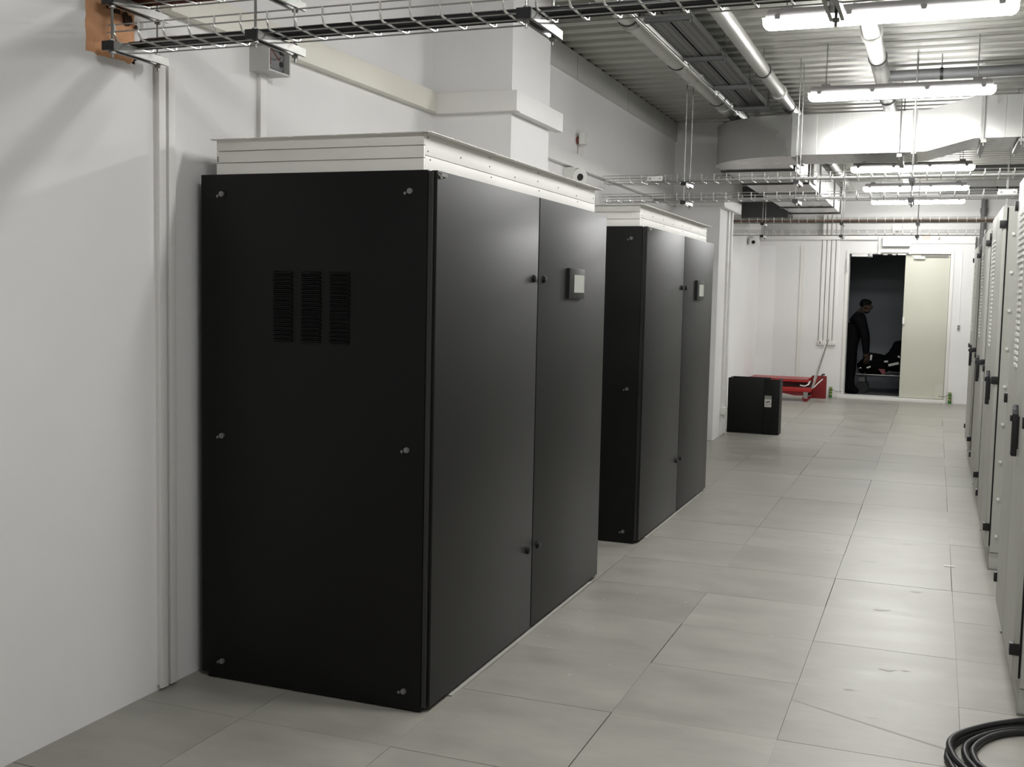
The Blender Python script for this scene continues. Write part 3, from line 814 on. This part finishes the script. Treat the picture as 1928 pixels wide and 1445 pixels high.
# ------------------------------------------------------------------ air duct
c = Thing('air_duct', (-.17, 6.3, 2.79), 'large rectangular galvanised air duct with a curved elbow', 'duct')
DY0, DY1, DZ0, DZ1 = 6.0, 6.68, 2.785, 3.125
cx_, cy_ = -.17, 6.80
n = 18
def elbow_pts(r): return [(cx_ + r * math.cos(a), cy_ + r * math.sin(a)) for a in [math.radians(-90 - 90 * k / n) for k in range(n + 1)]]
el = c.part('elbow', MB().prism(elbow_pts(.80) + elbow_pts(.12)[::-1], 'z', DZ0, DZ1), 'duct', label='curved duct elbow')
rim = MB()
for z in (DZ0, DZ1):
    a, b = elbow_pts(.806), elbow_pts(.79)
    rim.prism(a + b[::-1], 'z', z - .008, z + .008)
c.part('rim', rim, 'duct', el)
def section(x0, x1, dz0a, dz0b, name='straight_section'):
    m = MB().add([(x0, DY0, DZ0 + dz0a), (x0, DY1, DZ0 + dz0a), (x0, DY1, DZ1 + dz0a), (x0, DY0, DZ1 + dz0a), (x1, DY0, DZ0 + dz0b), (x1, DY1, DZ0 + dz0b), (x1, DY1, DZ1 + dz0b), (x1, DY0, DZ1 + dz0b)],
                 [(0, 1, 2, 3), (4, 7, 6, 5), (0, 3, 7, 4), (1, 5, 6, 2), (0, 4, 5, 1), (3, 2, 6, 7)])
    return c.part(name, m, 'duct')
def flange(x, dz=0, t=.02):
    c.part('flange', MB().box(x - t, x + t, DY0 - .016, DY1 + .016, DZ0 + dz - .016, DZ0 + dz + .002).box(x - t, x + t, DY0 - .016, DY1 + .016, DZ1 + dz - .002, DZ1 + dz + .016)
           .box(x - t, x + t, DY0 - .016, DY0 + .002, DZ0 + dz, DZ1 + dz).box(x - t, x + t, DY1 - .002, DY1 + .016, DZ0 + dz, DZ1 + dz), 'galv')
xs_ = [(-.17, .02), (.02, .155), (.155, .285), (.285, .69), (.69, .80)]
for a, b in xs_: section(a, b - .002, 0, 0)
for x in (.02, .155, .285, .69):
    c.part('seam', MB().box(x - .003, x + .003, DY0 - .008, DY0, DZ0, DZ1), 'duct')
flange(-.165, 0, .022); flange(.81)
section(.80, .91, .0, .005, 'straight_section')
section(.91, 1.27, .005, .10, 'transition_section')
section(1.27, 1.34, .10, .10)
flange(1.335, .10)
section(1.34, 1.50, .10, .10); section(1.502, 1.9, .10, .10); section(1.902, XR - .02, .10, .10)
# branch towards the far wall
bx0, bx1 = cx_ - .80, cx_ - .12
segs = [(6.80, 7.05), (7.09, 8.30), (8.34, 9.5), (9.54, 11.4), (11.44, 12.45)]
for a, b in segs:
    br = c.part('branch_section', box(bx0, bx1, a, b, DZ0, DZ1), 'duct')
for a in (7.07, 8.32, 9.52, 11.42, 12.46):
    c.part('branch_flange', MB().box(bx0 - .016, bx1 + .016, a - .02, a + .02, DZ0 - .016, DZ0 + .002).box(bx0 - .016, bx1 + .016, a - .02, a + .02, DZ1 - .002, DZ1 + .016)
           .box(bx0 - .016, bx0 + .002, a - .02, a + .02, DZ0, DZ1).box(bx1 - .002, bx1 + .016, a - .02, a + .02, DZ0, DZ1), 'grey_pipe')
c.part('branch_end', box(bx0 - .005, bx1 + .005, 12.48, 12.5, DZ0 - .005, DZ1 + .005), 'duct')
c.part('wall_branch', box(XW, bx0 - .02, 12.32, 12.9, 2.70, 3.16), 'grey_pipe')
c.part('branch_joint', box(bx0 - .02, bx1, 12.52, 12.88, DZ0, DZ1), 'duct')
# take-offs on the branch side
for a, b in ((6.95, 7.35), (8.6, 8.95)):
    c.part('access_hatch', box(bx1, bx1 + .03, a, b, DZ0 + .03, DZ1 - .03), 'duct', bevel=.004)
for x, dz in ((.70, 0), (1.34, .10), (1.62, .10)):
    h = c.part('hanger_bracket', MB().box(x - .0205, x + .0205, DY0 - .06, DY1 + .06, DZ0 + dz - .045, DZ0 + dz - .018), 'galv')
    for yy in (DY0 - .04, DY1 + .04):
        c.part('hanger_rod', MB().cyl((x, yy, DZ0 + dz - .07), (x, yy, ZC + .02), .0045, 6), 'galv', h)

# ------------------------------------------------------------------ black loose panels leaning by the far pilaster
c = Thing('black_cover', (-.92, 8.85, 0), 'wide black sheet metal cover standing beside the far pilaster', 'panel')
c.part('front_sheet', box(-1.14, -.70, 8.80, 8.812, 0, .628), 'black_coat', bevel=.002)
c.part('side_sheet', box(-1.14, -1.128, 8.812, 9.10, 0, .628), 'black_coat', bevel=.002)
c.part('back_sheet', box(-1.14, -.70, 9.10, 9.112, 0, .628), 'black_coat', bevel=.002)
c = Thing('black_cover', (-.63, 8.78, 0), 'narrow black sheet metal cover with a paper label, standing in front', 'panel')
c.part('front_sheet', box(-.725, -.552, 8.770, 8.782, 0, .632), 'black_coat', bevel=.002)
c.part('side_sheet', box(-.564, -.552, 8.782, 9.0, 0, .632), 'black_coat', bevel=.002)
lb = c.part('paper_label', box(-.717, -.640, 8.7685, 8.770, .315, .445), 'paper', label='white paper label')
c.part('print', MB().box(-.717, -.640, 8.7678, 8.7685, .405, .445).prism([(-.717, .33), (-.64, .352), (-.64, .359), (-.717, .337)], 'y', 8.7678, 8.7685), 'paper_grey', lb)
c.part('print', MB().prism([(-.705, .360), (-.655, .374), (-.655, .386), (-.705, .372)], 'y', 8.7678, 8.7685), 'ink_dark', lb)

# ------------------------------------------------------------------ red lift table
c = Thing('lift_table', (-1.1, 13.45, 0), 'red scissor lift table with chrome push handle near the doorway', 'lift table')
lx0, lx1, ly0, ly1 = -1.58, -.70, 13.18, 13.68
top = c.part('platform', box(lx0, lx1, ly0, ly1, .295, .345), 'red_paint', bevel=.006)
c.part('platform_edge', MB().box(lx0, lx1, ly0 - .004, ly0, .338, .347), 'galv', top)
c.part('base_frame', MB().box(lx0 + .02, lx1 + .04, ly0 + .02, ly0 + .06, .145, .215).box(lx0 + .02, lx1 + .04, ly1 - .06, ly1 - .02, .145, .215)
       .box(lx0 + .02, lx0 + .08, ly0 + .06, ly1 - .06, .15, .21).box(lx1 - .02, lx1 + .04, ly0 + .06, ly1 - .06, .15, .21), 'red_paint', bevel=.004)
for yy in (ly0 + .08, ly1 - .08):
    c.part('scissor_arm', MB().add([], []).prism([(lx0 + .08, .20), (lx0 + .12, .20), (lx1 - .02, .30), (lx1 - .06, .30)], 'y', yy - .01, yy + .01), 'red_plate')
    c.part('scissor_arm', MB().prism([(lx1 - .02, .20), (lx1 - .06, .20), (lx0 + .08, .30), (lx0 + .12, .30)], 'y', yy + .012, yy + .03), 'red_plate')
c.part('interior_shade', box(lx0 + .03, lx1 + .02, ly0 + .10, ly1 - .10, .205, .292), 'red_shade')  # added dark box, stands in for the shaded space under the platform
c.part('under_brace', MB().prism([(lx0 + .30, .145), (lx1 - .02, .145), (lx1 - .05, .09), (lx1 - .20, .085)], 'y', ly0 + .05, ly0 + .07), 'red_plate')
c.part('hydraulic_cylinder', MB().cyl((lx1 - .35, 13.43, .13), (lx1 + .02, 13.43, .12), .035, 14), 'black_plastic')
c.part('end_plate', MB().prism([(-.70, .02), (-.47, .02), (-.47, .365), (-.48, .375), (-.68, .375), (-.70, .36)], 'y', 13.66, 13.675), 'red_plate', bevel=.003, label='dark red end plate')
for xx, yy in ((lx1 - .03, ly0 + .04), (lx1 - .03, ly1 - .04), (lx0 + .1, ly0 + .04), (lx0 + .1, ly1 - .04)):
    w_ = c.part('caster', MB().box(xx - .035, xx + .035, yy - .03, yy + .03, .128, .145).box(xx - .03, xx + .03, yy - .027, yy - .022, .05, .13).box(xx - .03, xx + .03, yy + .022, yy + .027, .05, .13), 'galv')
    c.part('wheel', MB().cyl((xx, yy - .018, .05), (xx, yy + .018, .05), .05, 20), 'red_plate', w_, .004)
hp0, hp1 = Vector((-.66, 13.30, .19)), Vector((-.475, 13.36, .92))
hd = (hp1 - hp0)
for s_ in (-.11, .11):
    o = Vector((0, s_, 0))
    hl = c.part('handle_bar', MB().tube([hp0 + o + Vector((0, .12, 0)), hp0 + hd * .5 + o + Vector((0, .12, 0)), hp1 + o * .9 + Vector((0, .12, 0))], .014, 12), 'chrome')
c.part('handle_grip', MB().tube([hp1 + Vector((0, .02, 0)), hp1 + Vector((.012, .03, .02)), hp1 + Vector((.014, .12, .03)), hp1 + Vector((.012, .21, .02)), hp1 + Vector((0, .22, 0))], .015, 12), 'chrome')
c.part('foot_pedal', MB().tube([(-.82, 13.22, .245), (-.75, 13.22, .235), (-.70, 13.24, .26), (-.68, 13.26, .31)], .012, 10), 'white_plastic')
c.part('release_lever', MB().tube([(-.64, 13.40, .20), (-.58, 13.42, .27), (-.51, 13.45, .34)], .009, 8), 'white_plastic')
c.part('knob', MB().cyl((-.545, 13.66, .375), (-.53, 13.66, .40), .014, 12).cyl((-.53, 13.66, .40), (-.50, 13.66, .395), .012, 10), 'black_plastic')

# ------------------------------------------------------------------ coil of black cable on the floor, lower right
def spline(pts, closed=True, sub=6):
    out = []
    m = len(pts)
    for i in range(m if closed else m - 1):
        p0, p1, p2, p3 = (Vector(pts[(i + k) % m]) for k in (-1, 0, 1, 2))
        for s_ in range(sub):
            t = s_ / sub
            out.append(.5 * ((2 * p1) + (-p0 + p2) * t + (2 * p0 - 5 * p1 + 4 * p2 - p3) * t * t + (-p0 + 3 * p1 - 3 * p2 + p3) * t ** 3))
    return out
c = Thing('cable_coil', (1.5, .1, 0), 'coil of thick black cable on the floor in the lower right corner', 'cable')
loops = [[(1.416, .468), (1.313, .386), (1.235, .297), (1.188, .215), (1.163, .141), (1.155, .076), (1.158, .022), (1.20, -.12), (1.32, -.26), (1.50, -.32), (1.70, -.26), (1.82, -.08), (1.84, .14), (1.78, .34), (1.64, .47), (1.52, .50)],
         [(1.413, .423), (1.326, .358), (1.264, .283), (1.223, .205), (1.21, .141), (1.214, .074), (1.23, .013), (1.28, -.10), (1.38, -.20), (1.53, -.24), (1.68, -.18), (1.76, -.04), (1.77, .14), (1.72, .31), (1.62, .41), (1.52, .44)],
         [(1.412, .401), (1.326, .337), (1.27, .252), (1.241, .176), (1.235, .123), (1.242, .066), (1.255, .021), (1.31, -.06), (1.40, -.14), (1.53, -.17), (1.64, -.12), (1.71, -.01), (1.72, .13), (1.68, .28), (1.60, .37), (1.51, .41)],
         [(1.44, .478), (1.32, .40), (1.225, .29), (1.178, .20), (1.160, .12), (1.168, .05), (1.19, -.02), (1.25, -.13), (1.36, -.23), (1.51, -.28), (1.69, -.22), (1.79, -.06), (1.80, .14), (1.75, .325), (1.63, .445), (1.54, .475)]]
for k, lp in enumerate(loops):
    zz = (.0125, .013, .012, .030)[k]
    c.part('loop', MB().tube(spline([(a, b, zz + .004 * math.sin(i * 1.3 + k)  * (k == 3)) for i, (a, b) in enumerate(lp)]), .0115, 10, True), 'cable_black')

# ------------------------------------------------------------------ cart with bundles in the dark room
c = Thing('platform_cart', (.35, 15.6, 0), 'low metal platform cart in the dark doorway', 'cart')
c.part('deck', box(-.14, .86, 15.32, 15.85, .285, .305), 'cable_black', bevel=.003)
for yy in (15.32, 15.85): c.part('rim', MB().tube([(-.14, yy, .32), (.86, yy, .32)], .008, 8), 'galv')
for xx in (-.05, .78):
    for yy in (15.38, 15.79):
        w_ = c.part('caster', MB().box(xx - .05, xx + .05, yy - .04, yy + .04, .20, .285), 'grey_pipe')
        c.part('wheel', MB().cyl((xx, yy - .02, .10), (xx, yy + .02, .10), .10, 20), 'black_plastic', w_)
for xx in (-.11, .0):
    c.part('post', MB().cyl((xx, 15.33, .305), (xx, 15.33, .37), .009, 8), 'chrome')
c.part('hook', MB().tube([(-.12, 15.33, .37), (-.11, 15.33, .42), (-.07, 15.33, .43), (-.06, 15.33, .40)], .008, 8), 'chrome')
def blob(name, ctr, rad, label, strips=(), seed=0, extra=None):
    bm = bmesh.new()
    bmesh.ops.create_icosphere(bm, subdivisions=4, radius=1)
    for v in bm.verts:
        q = v.co.copy()
        k = 1 + .28 * noise.noise(q * 1.6 + Vector((seed, 0, 0))) + .10 * noise.noise(q * 4 + Vector((0, seed, 0)))
        v.co = Vector((q.x * rad[0], q.y * rad[1], max(q.z, -.75) * rad[2])) * k
        if v.co.z < -.72 * rad[2]: v.co.z = -.72 * rad[2]
    me = bpy.data.meshes.new(name); bm.to_mesh(me); bm.free()
    me.materials.append(MATS['cloth_dark'])
    me.polygons.foreach_set('use_smooth', [True] * len(me.polygons))
    base = Vector(ctr) - Vector((0, 0, .72 * rad[2]))
    root = link('work_jacket', None, None, base)
    tag(root, label, 'jacket', 'dark jackets heaped on the cart')
    o = link('cloth', me, root, (0, 0, .72 * rad[2]))
    for (p, q, wd) in strips:
        pts = []
        p, q = Vector(p), Vector(q)
        d = (q - p); nn = Vector((-d.z, 0, d.x)).normalized() * wd / 2
        vs = [p + nn, p - nn, q - nn, q + nn]
        m = MB().add([tuple(a) for a in vs] + [tuple(a + Vector((0, .012, 0))) for a in vs], [(0, 1, 2, 3), (7, 6, 5, 4), (0, 4, 5, 1), (1, 5, 6, 2), (2, 6, 7, 3), (3, 7, 4, 0)])
        link('reflective_strip', m.mesh('reflective_strip', 'reflective', base), root)
    return root
j1 = blob('work_jacket', (.13, 15.58, .47), (.25, .20, .22), 'dark jacket with reflective strips on the left of the cart', [((.075, 15.36, .56), (.085, 15.36, .65), .03), ((.02, 15.35, .43), (.08, 15.35, .455), .025)], 2)
j2 = blob('work_jacket', (.60, 15.62, .59), (.28, .23, .30), 'taller heap of dark jacket with a wide reflective band on the cart', [((.36, 15.38, .485), (.52, 15.36, .53), .04), ((.29, 15.38, .545), (.35, 15.38, .55), .028), ((.50, 15.40, .64), (.56, 15.40, .62), .028)], 5)
single('cloth_piece', MB().prism([(.205, .42), (.31, .42), (.315, .335), (.27, .335)], 'y', 15.352, 15.362), 'pink_cloth', 'small dull pink cloth hanging at the front of the cart', 'cloth', (.26, 15.36, .335))

# ------------------------------------------------------------------ person bending in the dark doorway
def skinned(name, verts, edges, root=0, sub=2):
    me = bpy.data.meshes.new(name + '_cage')
    me.from_pydata([v[0] for v in verts], edges, [])
    o = bpy.data.objects.new(name + '_cage', me)
    COL.objects.link(o)
    o.modifiers.new('skin', 'SKIN')
    if not me.skin_vertices:
        bm = bmesh.new(); bm.from_mesh(me); bm.verts.layers.skin.verify(); bm.to_mesh(me); bm.free()
    sv = me.skin_vertices[0].data
    for k, v in enumerate(verts):
        sv[k].radius = v[1] if isinstance(v[1], tuple) else (v[1], v[1])
        sv[k].use_root = (k == root)
    s_ = o.modifiers.new('sub', 'SUBSURF'); s_.levels = sub; s_.render_levels = sub
    dg = bpy.context.evaluated_depsgraph_get()
    out = bpy.data.meshes.new_from_object(o.evaluated_get(dg))
    bpy.data.objects.remove(o)
    out.name = name
    out.materials.clear()
    return out
PY = 15.15
V, Ed = [], []
def v_(x, dy, z, r): V.append(((x, PY + dy, z), r)); return len(V) - 1
def e_(*ids):
    for a, b in zip(ids, ids[1:]): Ed.append((a, b))
pel = v_(-.24, 0, .93, (.16, .16))
wst = v_(-.215, 0, 1.05, (.165, .16)); chs = v_(-.17, 0, 1.18, (.165, .18)); shd = v_(-.13, 0, 1.29, (.115, .13))
nck = v_(-.075, 0, 1.385, .058); hd0 = v_(-.035, 0, 1.425, .075); hd1 = v_(-.015, 0, 1.475, .092); hd2 = v_(-.022, 0, 1.53, .06)
chin = v_(.045, 0, 1.405, .040); nose = v_(.088, 0, 1.455, .016)
e_(pel, wst, chs, shd, nck, hd0, hd1, hd2); e_(hd0, chin); e_(hd1, nose)
for s_ in (-1, 1):
    sh = v_(-.10, s_ * .17, 1.25, .088); el_ = v_(-.01, s_ * .215, .97, .066); wr = v_(.01, s_ * .20, .72, .044)
    pa = v_(.015, s_ * .195, .645, (.038, .022)); kn = v_(.02, s_ * .19, .60, (.036, .02))
    e_(shd, sh, el_, wr, pa, kn)
    for t, (dx, ln) in enumerate(((-.030, .065), (-.010, .078), (.010, .074), (.028, .058))):
        a = v_(.02 + dx * 1.1, s_ * .185, .60 - ln * .45, .0095); b = v_(.027 + dx * 1.1, s_ * .172, .60 - ln, .0085)
        e_(kn, a, b)
    t1 = v_(.055, s_ * .175, .625, .0115); t2 = v_(.066, s_ * .165, .59, .0095)
    e_(pa, t1, t2)
    hp = v_(-.245, s_ * .095, .86, .115); kne = v_(-.215, s_ * .11, .48, .085); ank = v_(-.235, s_ * .115, .095, .055); toe = v_(-.08, s_ * .13, .045, .042); hee = v_(-.29, s_ * .115, .05, .042)
    e_(pel, hp, kne, ank, toe); e_(ank, hee)
body = skinned('body', V, Ed)
base = Vector((-.25, PY, 0))
zmin = min(v.co.z for v in body.vertices)
for v in body.vertices: v.co -= base + Vector((0, 0, zmin - .002))
for mm in ('cloth_dark', 'skin'): body.materials.append(MATS[mm])
for p in body.polygons:
    ctr = p.center
    p.material_index = 1 if (ctr.z > 1.385 - zmin and ctr.x > .12) or (ctr.z < .70 - zmin and ctr.z > .45 and ctr.x > .21) else 0
    p.use_smooth = True
person = link('person', None, None, base)
tag(person, 'person in dark clothes bending over the cart in the dark doorway', 'person')
link('body', body, person)
# hair cap and small face pieces
bm = bmesh.new()
bmesh.ops.create_icosphere(bm, subdivisions=3, radius=1)
hc = Vector((-.030, PY, 1.497))
for v in list(bm.verts):
    if v.co.z < -.15 and v.co.x > -.25 or v.co.z < -.6: bm.verts.remove(v)
for v in bm.verts:
    v.co = Vector((v.co.x * .098, v.co.y * .092, v.co.z * .085)) * (1 + .06 * noise.noise(v.co * 6)) + hc - base
    v.co.x += max(0, v.co.z - 1.53) * -.2
me = bpy.data.meshes.new('hair'); bm.to_mesh(me); bm.free(); me.materials.append(MATS['hair'])
me.polygons.foreach_set('use_smooth', [True] * len(me.polygons))
link('hair', me, person)
def pp(name, mb, m): link(name, mb.mesh(name, m, base), person)
for s_ in (-1, 1):
    pp('ear', MB().cyl((-.02, PY + s_ * .078, 1.45), (-.025, PY + s_ * .094, 1.455), .024, 12, .020), 'skin')
    pp('eye', MB().cyl((.055, PY + s_ * .032, 1.475), (.070, PY + s_ * .032, 1.472), .010, 10), 'ink_dark')
pp('mouth', MB().box(.070, .080, PY - .022, PY + .022, 1.412, 1.418), 'ink_red')
